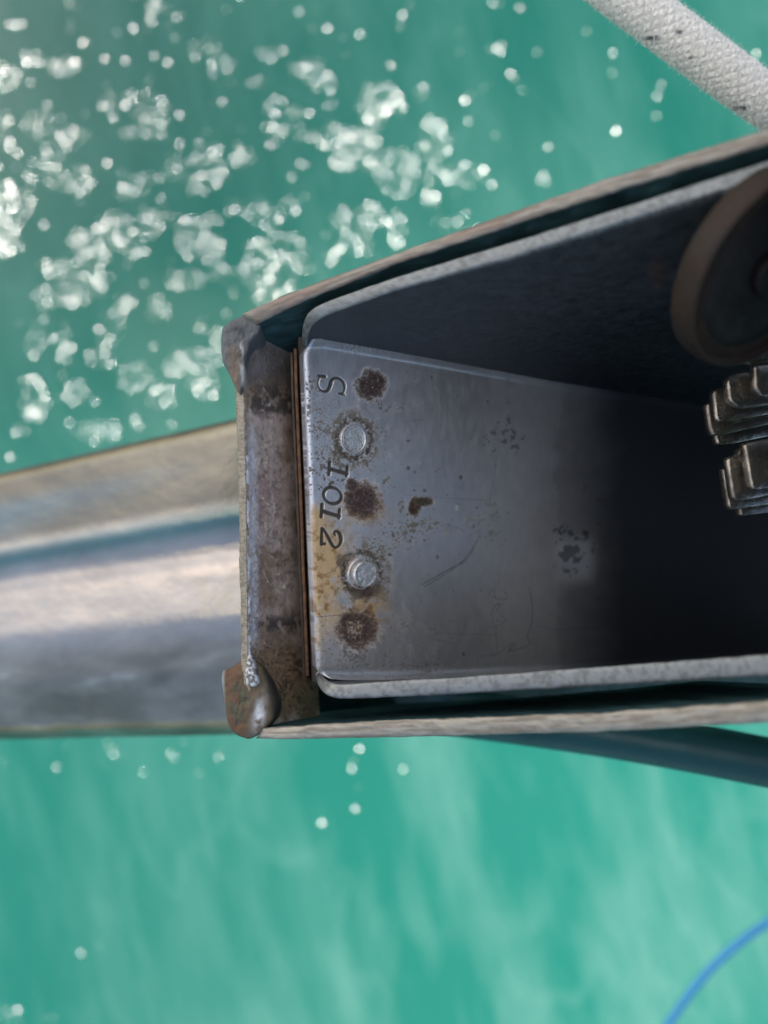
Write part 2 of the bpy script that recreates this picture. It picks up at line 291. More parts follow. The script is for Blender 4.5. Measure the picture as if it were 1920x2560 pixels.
def end_wall():
    # section across: outer face, rim, bright ridge, inner face going down
    ny, nrow = 420, 130
    y = np.linspace(805, 1835, ny)
    xo = np.interp(y, [805, 880, 960, 1000, 1300, 1640, 1835], [588, 586, 587, 590, 598, 603, 612])
    d0 = np.interp(y, [805, 1835], [.2205, .233])
    rimw = np.interp(y, [805, 1000, 1640, 1835], [34, 26, 21, 26])
    a = QA(xo, y, d0+.0012)
    b = QA(xo+4, y, d0)
    c = QA(xo+rimw*.75, y, d0-.0004)
    e = QA(xo+rimw, y, d0+.0003)
    e2 = QA(xo+rimw+9, y, d0+.0022)
    Wd = W+np.array([.10, 0, 0]); 
    rows = [a+W*.031, a+W*.01, a]
    key = [a, b, c, e, e2]
    for k in range(4):
        for t in np.linspace(0, 1, 7)[1:]: rows.append(key[k]*(1-t)+key[k+1]*t)
    r0 = len(rows)
    dep = np.linspace(0, 1, nrow)**1.15
    for t in dep[1:]: rows.append(e2+W*.038*t+np.array([.0165, 0, 0])*t)
    P = np.stack(rows, 1); n, m = P.shape[:2]
    D = CZ-P[..., 2]; PX = 960+P[..., 0]/D*F; PY = 1280-P[..., 1]/D*F
    nz = fbm(PX/22, PY/26, 5, 5, .6); n2 = fbm(PX/5, PY/5, 15, 3); n3 = fbm(PX/60, PY/70, 25, 3)
    col = np.ones((n, m, 3))*np.array([.62, .50, .435])
    col = mixc(col, (.30, .20, .12), sm(n3, .42, .62)*.75)
    col = mixc(col, (.40, .26, .24), np.exp(-((PY-1240)/70)**2-((PX-650)/28)**2)*.8)
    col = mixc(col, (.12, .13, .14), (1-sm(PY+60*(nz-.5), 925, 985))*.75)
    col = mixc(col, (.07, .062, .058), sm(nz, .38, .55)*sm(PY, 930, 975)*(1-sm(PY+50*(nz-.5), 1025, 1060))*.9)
    col = mixc(col, (.075, .07, .065), sm(nz, .42, .56)*np.exp(-((PY-1560)/30)**2)*.95)
    low = sm(PY, 1590, 1640)
    col = mixc(col, (.25, .15, .07), low*.6*sm(n3, .3, .5)); col = mixc(col, (.055, .04, .03), low*sm(n2*.6+nz*.5, .56, .68)*.8)
    col = mixc(col, (.16, .11, .085), sm(fbm(PX/9, PY/9, 33, 4), .56, .72)*.5)
    # bare ground strip just inside the rim
    strip = np.exp(-((PX-(xo[:, None]+rimw[:, None]+12+10*(n2-.5)))/11)**2)*sm(PY, 1040, 1110)*(1-sm(PY, 1560, 1640))
    col = mixc(col, (.72, .71, .75), strip*(.5+.7*sm(n2, .3, .7)).clip(0, 1))
    rim = (np.arange(m) < 3+18)[None, :] & (PY > 0)
    rimc = mixc(np.ones((n, m, 3))*np.array([.34, .29, .22]), (.14, .11, .08), sm(fbm(PX/6, PY/2.6, 44, 2), .4, .7)*.7)
    col = np.where(rim[..., None], rimc, col)
    ridge = ((np.arange(m) >= 3+14) & (np.arange(m) < 3+20))[None, :]*sm(PY, 1050, 1150)
    col = mixc(col, (.75, .76, .82), ridge*sm(fbm(PX/6, PY/14, 54, 2), .35, .6))
    rust = np.clip(sm(nz, .45, .7)*.5+low*.4, 0, 1)*(1-strip)
    # weld spatter lines, raised metal
    disp = (nz-.5)*.0006 + (n2-.5)*.00022
    def line(p, wd, h, jit=3):
        nonlocal disp, col
        p = np.array(p, float)
        for s in range(len(p)-1):
            q = p[s+1]-p[s]; L = max(np.hypot(*q), 1)
            tx = ((PX-p[s, 0])*q[0]+(PY-p[s, 1])*q[1])/L**2; tc = tx.clip(0, 1)
            dx = PX-(p[s, 0]+q[0]*tc)+jit*2*(fbm(PX/7, PY/7, 77, 2)-.5); dy = PY-(p[s, 1]+q[1]*tc)+jit*2*(fbm(PX/7+9, PY/7, 78, 2)-.5)
            g = np.exp(-(dx*dx+dy*dy)/(wd*.6)**2)*(.2+1.1*sm(n2, .35, .6))
            disp = disp+h*.4*g; col = mixc(col, (.62, .56, .46), np.clip(g*.8, 0, 1))
    line([(655, 972), (670, 985), (676, 1010)], 2, .0003); line([(652, 975), (655, 1012)], 2, .0003)
    line([(648, 1160), (652, 1128), (672, 1100), (683, 1075)], 2, .0003); line([(655, 1117), (668, 1120), (680, 1110)], 2, .0003)
    line([(662, 1170), (668, 1145), (690, 1140)], 2.5, .0006); line([(664, 1185), (670, 1195), (685, 1175)], 2.5, .0006)
    line([(655, 1245), (668, 1262), (684, 1258), (690, 1280), (682, 1292)], 3, .0008)
    line([(660, 1300), (668, 1325), (664, 1345), (690, 1352), (700, 1335)], 3, .0008)
    line([(640, 1385), (660, 1380), (690, 1400), (725, 1392)], 3, .0006); line([(655, 1410), (668, 1455), (700, 1478), (720, 1455)], 3, .0006)
    line([(690, 1415), (700, 1445), (715, 1480)], 2.5, .0006); line([(632, 1592), (650, 1594), (665, 1612), (692, 1623)], 1.6, .0003, 0)
    P = P + np.array([1, 0, .15])*disp[..., None]
    V = P.reshape(-1, 3); f = gridfaces(n, m)
    i = np.arange(n-1); f = np.concatenate([f, np.stack([i*m+m-1, (i+1)*m+m-1, (i+1)*m, i*m], -1)])
    fl = f
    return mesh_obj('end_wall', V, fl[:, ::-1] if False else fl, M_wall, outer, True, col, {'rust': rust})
end_wall()

def lobe(name, outline, d, mtl, h=.003, dn=.02, colf=None, parent=None, res=26, sx=.0005):
    """irregular solid with a domed top from an outline in photograph pixels"""
    o = np.array(outline, float); k = len(o)
    N = 96; s = np.arange(k+1); oo = np.vstack([o, o[:1]])
    t = np.linspace(0, k, N, endpoint=False); q = np.stack([np.interp(t, s, oo[:, c]) for c in range(2)], -1)
    for _ in range(3): q = (np.roll(q, 1, 0)+2*q+np.roll(q, -1, 0))/4
    cen = q.mean(0); rows = []; pxs = []
    for j in range(res+1):
        r = j/res
        p = cen+(q-cen)*r; z = h*math.sqrt(max(0, 1-r**3.2))
        P = QA(p[:, 0], p[:, 1], d); P[:, 2] += z + (fbm(p[:, 0]/14, p[:, 1]/14, 7, 4)-.5)*.0012*(1-r**6) + (fbm(p[:, 0]/4, p[:, 1]/5, 9, 3)-.5)*.0005
        rows.append(P); pxs.append(p)
    for zz in (.15, .5, 1):
        rows.append(rows[res]+W*dn*zz); pxs.append(pxs[res])
    P = np.stack(rows, 0); px = np.stack(pxs, 0)
    n, m = P.shape[:2]
    i, j = np.meshgrid(np.arange(n-1), np.arange(m), indexing='ij'); a = i*m+j; b = i*m+(j+1) % m
    f = np.stack([a, a+m, b+m, b], -1).reshape(-1, 4)[:, ::-1]
    f = np.concatenate([f]); fl = f.tolist() + [list(range((n-1)*m, n*m))]
    return mesh_obj(name, P.reshape(-1, 3), fl, mtl, parent, True, colf(px[..., 0], px[..., 1]), {'rust': np.full((n, m), .5)})
def c_low(x, y):
    nz = fbm(x/18, y/18, 3, 4); c = np.ones(x.shape+(3,))*np.array([.125, .088, .05])
    c = mixc(c, (.13, .062, .03), (1-sm(x+40*(nz-.5), 590, 625))*.8)
    c = mixc(c, (.085, .085, .05), sm(nz, .5, .65)*.8)
    c = mixc(c, (.70, .70, .70), np.exp(-((x-651-(1780-y)*.12)/13)**2-((y-1785)/36)**2)*sm(nz, .25, .55))
    c = mixc(c, (.30, .30, .30), (1-sm(x, 556, 568))*1.0)
    c = mixc(c, (.05, .045, .04), np.exp(-((x-(672+(y-1700)*.22))/6)**2)*sm(y, 1650, 1680)*.9)
    return c
lobe('corner_weld', [(600, 1655), (612, 1640), (634, 1646), (655, 1665), (676, 1710), (690, 1760), (684, 1800), (655, 1832), (625, 1849), (596, 1840), (578, 1826), (566, 1795), (560, 1740), (554, 1700), (557, 1676), (575, 1671)], .2335, M_wall, .0024, .03, c_low, outer)
def c_up(x, y):
    nz = fbm(x/20, y/20, 13, 4); c = np.ones(x.shape+(3,))*np.array([.11, .115, .115])
    c = mixc(c, (.17, .12, .08), np.exp(-((x-588)/16)**2)*sm(y, 850, 890)*.9)
    c = mixc(c, (.5, .48, .45), np.exp(-((x-607-(y-900)*.05)/5)**2)*sm(y, 850, 880)*sm(nz, .35, .6))
    c = mixc(c, (.04, .04, .045), np.exp(-((x-598)/16)**2-((y-826)/12)**2)*.9); return c
lobe('corner_weld', [(600, 792), (628, 780), (655, 792), (650, 830), (626, 860), (614, 900), (612, 950), (600, 985), (584, 962), (572, 930), (556, 905), (553, 860), (556, 822), (572, 805)], .2200, M_wall, .0013, .03, c_up, outer)
# welded bead where the ground corner is bare
lobe('weld_bead', [(620, 1640), (628, 1636), (636, 1656), (643, 1680), (648, 1710), (634, 1717), (616, 1711), (613, 1680)], .2297, M_wall, .0010, .004, lambda x, y: mixc(np.ones(x.shape+(3,))*.62, (.12, .11, .10), sm(fbm(x/6, y/6, 3, 4), .42, .62)*.9), outer, 14)
M_base = mat('dark_teal_steel', base=(.012, .05, .052), metal=.2, rough=.5, nscale=120, namp=.5, bump=.0003)  # even dark teal for the plate under the channel gap
P = np.stack([np.stack([Q(608, 790, .222)+W*.048, Q(625, 1835, .233)+W*.048]), np.stack([Q(2000, 700, .5), Q(2000, 1740, .5)])])
s = np.linspace(0, 1, 12)[:, None, None]; t = np.linspace(0, 1, 8)[None, :, None]
thick('base_plate', (P[0, 0]*(1-s)+P[1, 0]*s)*(1-t)+(P[0, 1]*(1-s)+P[1, 1]*s)*t, W*.004, M_base, outer)

# ------------------------------------------------------------------ inner tray
inner = empty('inner_tray', Q(1050, 1280, .26), 'grey brushed steel tray stamped S 1012, with two rivets and rust spots', 'tray')
UPF = [(757, 852, .2262), (800, 852, .2300), (900, 870, .2385), (1100, 906, .2560), (1380, 958, .2810), (1700, 1010, .31), (2100, 1075, .345)]
LOF = [(792, 1700, .2400), (840, 1702, .2435), (940, 1700, .2510), (1120, 1694, .2660), (1400, 1684, .2870), (1700, 1660, .312), (2100, 1640, .345)]
def stroke(PX, PY, pts, wid):
    """distance field of a pen stroke; pts (x, y) and widths"""
    out = np.zeros_like(PX); p = np.array(pts, float); wd = np.broadcast_to(np.array(wid, float), (len(p),))
    for s in range(len(p)-1):
        x0, x1 = min(p[s, 0], p[s+1, 0])-9, max(p[s, 0], p[s+1, 0])+9; y0, y1 = min(p[s, 1], p[s+1, 1])-9, max(p[s, 1], p[s+1, 1])+9
        q = p[s+1]-p[s]; L = max(np.hypot(*q), .01)
        t = (((PX-p[s, 0])*q[0]+(PY-p[s, 1])*q[1])/L**2).clip(0, 1)
        dd = np.hypot(PX-p[s, 0]-q[0]*t, PY-p[s, 1]-q[1]*t); w_ = (wd[s]*(1-t)+wd[s+1]*t)/2*(1.34 if wd.max() > 3.5 else 1)
        out = np.maximum(out, 1-sm(dd, w_-.8, w_+.9))
    return out
def smooth_pts(p, n=40):
    p = np.array(p, float); t = np.arange(len(p)); u = np.linspace(0, len(p)-1, n)
    out = []
    for x in u:
        i = min(int(x), len(p)-2); f = x-i; p0 = p[max(i-1, 0)]; p1 = p[i]; p2 = p[i+1]; p3 = p[min(i+2, len(p)-1)]
        out.append(.5*((2*p1)+(-p0+p2)*f+(2*p0-5*p1+4*p2-p3)*f*f+(-p0+3*p1-3*p2+p3)*f**3))
    return np.array(out)
def letters(PX, PY):
    o = lambda L, y0: [(700+a/5.53, y0+b/5.53) for a, b in L]
    E = np.zeros_like(PX)
    sp = smooth_pts([(a, b, c) for (a, b), c in zip(o([(560, 335), (532, 400), (534, 465), (568, 525), (628, 545), (672, 520), (700, 455), (716, 395), (765, 358), (830, 370), (882, 420), (900, 485), (885, 555)], 880), [3, 2.5, 2.5, 3.4, 5, 6.5, 7.5, 6.5, 5.5, 5, 5, 4, 3])])
    E = np.maximum(E, stroke(PX, PY, sp[:, :2], sp[:, 2]))
    E = np.maximum(E, stroke(PX, PY, o([(540, 325), (622, 338)], 880), [5, 7])); E = np.maximum(E, stroke(PX, PY, o([(822, 572), (862, 575), (900, 592)], 880), [3, 6, 2]))
    for y in ([1165, 1188], [1271, 1296]):
        dy = y[0]-1165; dx = -19 if dy else 0
        E = np.maximum(E, stroke(PX, PY, [(825+dx, 1155+dy), (823+dx, 1186+dy)], 6.5))
        E = np.maximum(E, stroke(PX, PY, [(826+dx, 1172+dy), (868+dx, 1185+dy)], 7.5))
        E = np.maximum(E, stroke(PX, PY, [(869+dx, 1167+dy), (867+dx, 1190+dy)], 5.5))
    th = np.linspace(0, 2*math.pi, 50); cx, cy = 832, 1239; an = math.radians(28)
    ex = cx+23*np.cos(th)*math.cos(an)-19.5*np.sin(th)*math.sin(an); ey = cy+23*np.cos(th)*math.sin(an)+19.5*np.sin(th)*math.cos(an)
    E = np.maximum(E, stroke(PX, PY, np.stack([ex, ey], -1), 4.6+2.2*np.abs(np.cos(th-.5))))
    E = np.maximum(E, stroke(PX, PY, o([(583, 225), (580, 445)], 1280), [5, 7])); E = np.maximum(E, stroke(PX, PY, o([(582, 438), (625, 442)], 1280), [5, 6]))
    sp = smooth_pts([(a, b, c) for (a, b), c in zip(o([(600, 230), (650, 310), (700, 405), (745, 480), (790, 490), (832, 450), (850, 375), (828, 295), (782, 268), (755, 292), (768, 322)], 1280), [5, 6, 6.5, 6, 5, 6, 7, 6.5, 5, 4.5, 4])])
    E = np.maximum(E, stroke(PX, PY, sp[:, :2], sp[:, 2]))
    return E
def floor_plate():
    n, m = 760, 620
    a = curve(UPF, 400); b = curve(LOF, 400)
    ss = np.r_[np.linspace(0, .62, 600), np.linspace(.62, 1, 161)[1:]]
    ai = np.stack([np.interp(ss, np.linspace(0, 1, 400), a[:, k]) for k in range(3)], -1); bi = np.stack([np.interp(ss, np.linspace(0, 1, 400), b[:, k]) for k in range(3)], -1)
    A = QA(*ai.T); B = QA(*bi.T)
    t = np.linspace(0, 1, m)[None, :, None]
    P = A[:, None]*(1-t)+B[:, None]*t
    # fillets up into the two side walls
    tt = t[..., 0]
    lift = .0026*np.clip(1-tt/.022, 0, 1)**2 + .0030*np.clip((tt-.965)/.035, 0, 1)**2
    P = P - W*lift[..., None]
    # rounded corners of the free end
    D = CZ-P[..., 2]; PX = 960+P[..., 0]/D*F; PY = 1280-P[..., 1]/D*F
    n1 = fbm(PX/16, PY/16, 2, 5, .6); n2 = fbm(PX/4, PY/4, 8, 3); n3 = fbm(PX/50, PY/50, 12, 4)
    col = np.ones((n, len(tt[0]), 3))*np.array([.70, .685, .70]); col *= (1+.10*(n3-.5))[..., None]
    rust = np.zeros_like(PX); disp = np.zeros_like(PX)
    wob = lambda s, k: (fbm(PX/s, PY/s, k, 4, .6)-.5)
    # ochre bloom in the lower left
    tan = np.clip(np.exp(-((PX-805)/62)**2-((PY-1400)/95)**2)*1.2 + np.exp(-((PX-800)/45)**2-((PY-1525)/65)**2)*.9 + np.exp(-((PX-905)/55)**2-((PY-1510)/60)**2)*.8
                  + np.exp(-((PX-785)/22)**2)*sm(PY, 1240, 1300)*(1-sm(PY, 1600, 1690))*.9 + np.exp(-((PX-905)/60)**2-((PY-1285)/26)**2)*.45, 0, 1)
    tan *= sm(n1*.6+n3*.5, .33, .58)
    col = mixc(col, (.60, .34, .09), np.clip(tan*1.4, 0, 1)); rust = np.maximum(rust, tan*.45)
    col = mixc(col, (.33, .17, .06), np.clip(tan*sm(n1, .52, .7)*.8, 0, 1))
    pale = np.exp(-((PX-875)/40)**2-((PY-1500)/28)**2)*.7+np.exp(-((PX-800)/26)**2-((PY-1600)/50)**2)*.5
    col = mixc(col, (.62, .64, .62), np.clip(pale*sm(n1, .3, .6), 0, 1))
    # brighter lighting near the free end, painted as paler steel
    col = mixc(col, (.85, .85, .86), (1-sm(PX, 800, 1010))*sm(PY, 900, 1150)*.45)
    tz = np.clip(tan*(1-.8*pale), 0, 1); col = mixc(col, (.58, .36, .11), tz*sm(n3*.5+n1*.5, .25, .6)*.62); col = mixc(col, (.30, .14, .045), np.clip(tz*sm(n1, .54, .72)*.8, 0, 1)); rust = np.maximum(rust, tz*.6)
    # round rust marks
    def disc(cx, cy, r, sx=1., sy=1., seed=1, core=(.062, .040, .037), halo=(.125, .10, .075), hole=0, k=1.):
        nonlocal col, rust, disp
        r_ = np.hypot((PX-cx)/sx, (PY-cy)/sy)/(r*1.16) + .5*wob(20, seed)+.3*wob(9, seed+50)+.22*(n2-.5)
        h = (1-sm(r_, .86, 1.12))*k; c = (1-sm(r_, .55, .92))*k*(1 if not hole else sm(r_, .1, .55)*.9+.1)
        col = mixc(col, halo, np.clip(h*(.55+.45*sm(n2, .3, .6)), 0, 1)); col = mixc(col, core, np.clip(c*(.80+.3*sm(n2, .2, .7)), 0, 1))
        rust = np.maximum(rust, h); disp = disp+h*.00008*(n2)
    disc(928, 962, 36, 1, 1, 1); disc(905, 1252, 45, 1, 1.02, 2, halo=(.14, .09, .06)); disc(892, 1572, 48, 1.02, 1.02, 3, halo=(.13, .085, .055), hole=1)
    disc(905, 1478, 26, 1.5, .7, 4, core=(.07, .025, .02), k=.9); disc(1036, 1268, 17, .9, 1.4, 5, core=(.05, .025, .02)); disc(1058, 1254, 16, 1.5, .7, 6, core=(.06, .05, .035))
    disc(880, 1216, 15, 1.1, 1, 7)
    # dirt round the pins
    for cx, cy, r in ((884, 1098, 40), (905, 1432, 44)):
        q = np.hypot(PX-cx, (PY-cy)*.9)
        ring = np.exp(-((q-r-3)/7)**2); col = mixc(col, (.07, .055, .045), np.clip(ring*(.4+1.1*sm(n2, .3, .6)), 0, 1)); rust = np.maximum(rust, ring*.8)
        g = np.exp(-((q-r-16)/16)**2)*sm(n1, .44, .58)
        col = mixc(col, (.15, .125, .09), np.clip(g*.9, 0, 1)); rust = np.maximum(rust, g*.7)
    # speckled corrosion
    def speck(cx, cy, rx, ry, th, c=(.13, .11, .085), k=1, s=6, seed=5):
        nonlocal col, rust
        g = np.exp(-((PX-cx)/rx)**2-((PY-cy)/ry)**2); q = fbm(PX/s, PY/s, seed, 3, .6)*.75+fbm(PX/(s*3.5), PY/(s*3.5), seed+3, 2)*.25
        mm = sm(q+.24*(g-1)*1.0, th, th+.035)*(g > .05)*k
        col = mixc(col, c, np.clip(mm*.9, 0, 1)); rust = np.maximum(rust, mm*.8)
    speck(775, 1000, 34, 60, .50); speck(800, 1060, 50, 60, .50, s=5); speck(785, 1165, 45, 45, .47, (.12, .09, .07)); speck(885, 1105, 85, 85, .51, s=5, seed=9)
    speck(835, 1150, 70, 60, .52, s=4, seed=19); speck(1000, 1022, 50, 13, .50, seed=23); speck(945, 1012, 10, 18, .5); speck(860, 1205, 50, 18, .50, (.10, .07, .055))
    speck(960, 1200, 24, 20, .5); speck(1000, 1262, 18, 22, .50); speck(935, 1380, 60, 60, .535, s=4, seed=29); speck(1000, 1335, 60, 40, .52, s=4.5, seed=31)
    speck(965, 1430, 22, 90, .52, s=4, seed=37); speck(900, 1640, 150, 40, .535, s=5, seed=41, c=(.10, .09, .08)); speck(1050, 1668, 120, 26, .53, s=5, seed=43, c=(.10, .09, .08))
    speck(1165, 1300, 55, 40, .47, (.16, .17, .13), .6, 10, 47); speck(1215, 1335, 50, 22, .48, (.13, .15, .11), .6, 8, 49); speck(1270, 1080, 38, 48, .47, (.07, .09, .10), .8, 12, 51)
    speck(1045, 1310, 60, 22, .50, (.13, .12, .085)); speck(1430, 1380, 40, 50, .46, (.05, .08, .07), .8, 14, 53); speck(900, 870, 90, 20, .55, s=4, seed=57); speck(1000, 1560, 40, 60, .57, s=4, seed=59)
    col = mixc(col, (.75, .77, .72), np.exp(-((PX-1143)/9)**2-((PY-1272)/10)**2)*sm(n1, .3, .5))
    # specks, dark pits and pale dust
    rs = np.random.RandomState(3)
    def dots(N, x0, x1, y0, y1, r0, r1, c, k, mu=0, rough=.6):
        nonlocal col, rust
        for _ in range(N):
            x, y, r = rs.uniform(x0, x1), rs.uniform(y0, y1), rs.uniform(r0, r1); e = rs.uniform(.6, 1.5)
            i0 = np.searchsorted(ss, 0)
            # local window in grid indices
            di = np.abs(PX[:, m//2]-x); ii = int(di.argmin()); dj = np.abs(PY[ii]-y); jj = int(dj.argmin()); wn = int(r*2.4)+3
            sl_ = (slice(max(0, ii-wn*2), ii+wn*2), slice(max(0, jj-wn), jj+wn))
            mm = (1-sm(np.hypot((PX[sl_]-x)*e, (PY[sl_]-y)/e), r*.5, r*1.2))*k
            col[sl_] = mixc(col[sl_], c, mm); rust[sl_] = np.maximum(rust[sl_], mm*rough)
    dots(90, 780, 1280, 880, 1680, 1.0, 3.2, (.10, .085, .07), .85); dots(16, 930, 1240, 880, 1640, 3.5, 6, (.09, .075, .06), .9)
    dots(150, 1080, 1700, 930, 1640, .7, 2.2, (.75, .74, .72), .7); dots(60, 800, 1100, 1560, 1690, 1, 3, (.08, .07, .06), .8); dots(60, 860, 1380, 870, 1000, .6, 1.6, (.8, .8, .8), .7)
    dots(14, 1380, 1850, 1000, 1640, 3, 7, (.35, .34, .26), .5)
    # scratches
    def scr(p, wd, c, k, dz=0.):
        nonlocal col, disp
        e = stroke(PX, PY, p, wd); col = mixc(col, c, np.clip(e*k*(.5+.8*sm(n2, .3, .6)), 0, 1)); disp = disp-e*dz
    dk = (.16, .16, .17); lt = (.75, .75, .78)
    for off in (0, 5): scr([(1056+off, 1462+off), (1080+off, 1449+off), (1142, 1412+off), (1158+off, 1403), (1178+off, 1375), (1194, 1350)], 1.6, dk, .9, .0001)
    scr([(1058, 1468), (1040, 1500)], 1, lt, .5); scr([(1014, 1510), (1045, 1545), (1095, 1584), (1240, 1587)], 1.2, dk, .55)
    scr([(1045, 1585), (1080, 1597), (1145, 1612)], 1.2, dk, .6); scr([(1220, 1486), (1232, 1472), (1240, 1496), (1222, 1486)], 1.2, dk, .8); scr([(1240, 1498), (1268, 1498), (1266, 1480)], 1.2, dk, .7)
    scr([(1228, 1538), (1238, 1512), (1252, 1510), (1240, 1528)], 1.4, dk, .8); scr([(1222, 1566), (1240, 1566), (1266, 1552), (1256, 1540)], 1.2, dk, .75); scr([(1240, 1568), (1243, 1632)], 1.2, dk, .7)
    scr([(1200, 1641), (1245, 1636), (1275, 1610), (1282, 1606), (1270, 1630), (1288, 1608), (1276, 1628)], 1.2, dk, .75); scr([(1276, 1628), (1312, 1618), (1326, 1608), (1317, 1592), (1330, 1555), (1331, 1510), (1322, 1470)], 1.6, dk, .8)
    scr([(1010, 1236), (1060, 1242), (1224, 1251)], 1.3, dk, .6); scr([(1225, 1250), (1236, 1190), (1242, 1135)], 1.6, dk, .5); scr([(950, 1083), (990, 1070), (1015, 1053), (1060, 1050)], 1, dk, .5)
    scr([(985, 908), (1110, 935), (1280, 955)], 1, dk, .35); scr([(1345, 1565), (1380, 1575), (1500, 1570)], 1.4, dk, .5); scr([(790, 1543), (850, 1537)], 2, (.20, .13, .06), .8); scr([(790, 1627), (814, 1628)], 2, (.25, .2, .12), .8)
    rs2 = np.random.RandomState(8)
    for _ in range(46):
        x, y = rs2.uniform(790, 1330), rs2.uniform(900, 1680); an = rs2.uniform(-.5, .5)+(1.4 if rs2.rand() < .3 else 0); L = rs2.uniform(10, 50)
        scr([(x, y), (x+L*math.cos(an), y+L*math.sin(an))], .7, dk if rs2.rand() < .6 else lt, .4)
    # stamped characters
    E = letters(PX, PY); E2 = letters(PX+2.2, PY-.6)
    col = mixc(col, (.045, .04, .035), E*.95); rust = np.maximum(rust, E*.9); col = mixc(col, (.85, .85, .86), np.clip(letters(PX-2.0, PY+1.5)-E, 0, 1)*.25)
    disp = disp - E*.00045 + np.clip(letters(PX-2, PY)-E, 0, 1)*.00006
    # interior shade painted on the floor, blacker towards the chain end
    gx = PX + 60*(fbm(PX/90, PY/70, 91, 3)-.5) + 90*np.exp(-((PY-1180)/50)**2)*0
    end_shade = .94*sm(gx, 960, 1620)**.8 + .05*sm(gx, 1385, 1405)
    end_shade = np.clip(end_shade, 0, .975)*(1-.35*np.exp(-((PX-1435)/48)**4-((PY-1400)/55)**4)); col = mixc(col, (.004, .006, .011), end_shade); rust = np.maximum(rust, sm(end_shade, .2, 1)*.85)
    # bright broken lip along the free end
    lip = (1-sm(ss[:, None]*2.0+.0025*(n2-.5)+0*tt, .0035, .0075))
    col = mixc(col, (.66, .65, .66), lip*.9); col = mixc(col, (.30, .18, .09), lip*sm(n1, .5, .62)*.7*sm(PY, 1150, 1300))
    nrm = np.cross(P[300, 300]-P[299, 300], P[300, 301]-P[300, 300]); nrm /= np.linalg.norm(nrm); nrm *= np.sign(nrm[2])
    end = np.exp(-(ss/.006)**2)[:, None]*np.ones_like(tt)
    P = P + nrm*(disp - .0006*end)[..., None]
    # trim the corners round: pull the first rows in where t is near 0 or 1
    cut = (np.clip(1-tt/.045, 0, 1)**2)*.0035 + (np.clip((tt-.955)/.045, 0, 1)**2)*.0050
    dirx = (P[80, 300]-P[0, 300]); dirx /= np.linalg.norm(dirx)
    P = P + dirx*(cut*np.clip(1-ss/.12, 0, 1)[:, None])[..., None]
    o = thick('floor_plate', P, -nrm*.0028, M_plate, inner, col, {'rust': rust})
    return o, nrm
fp, NRM = floor_plate()

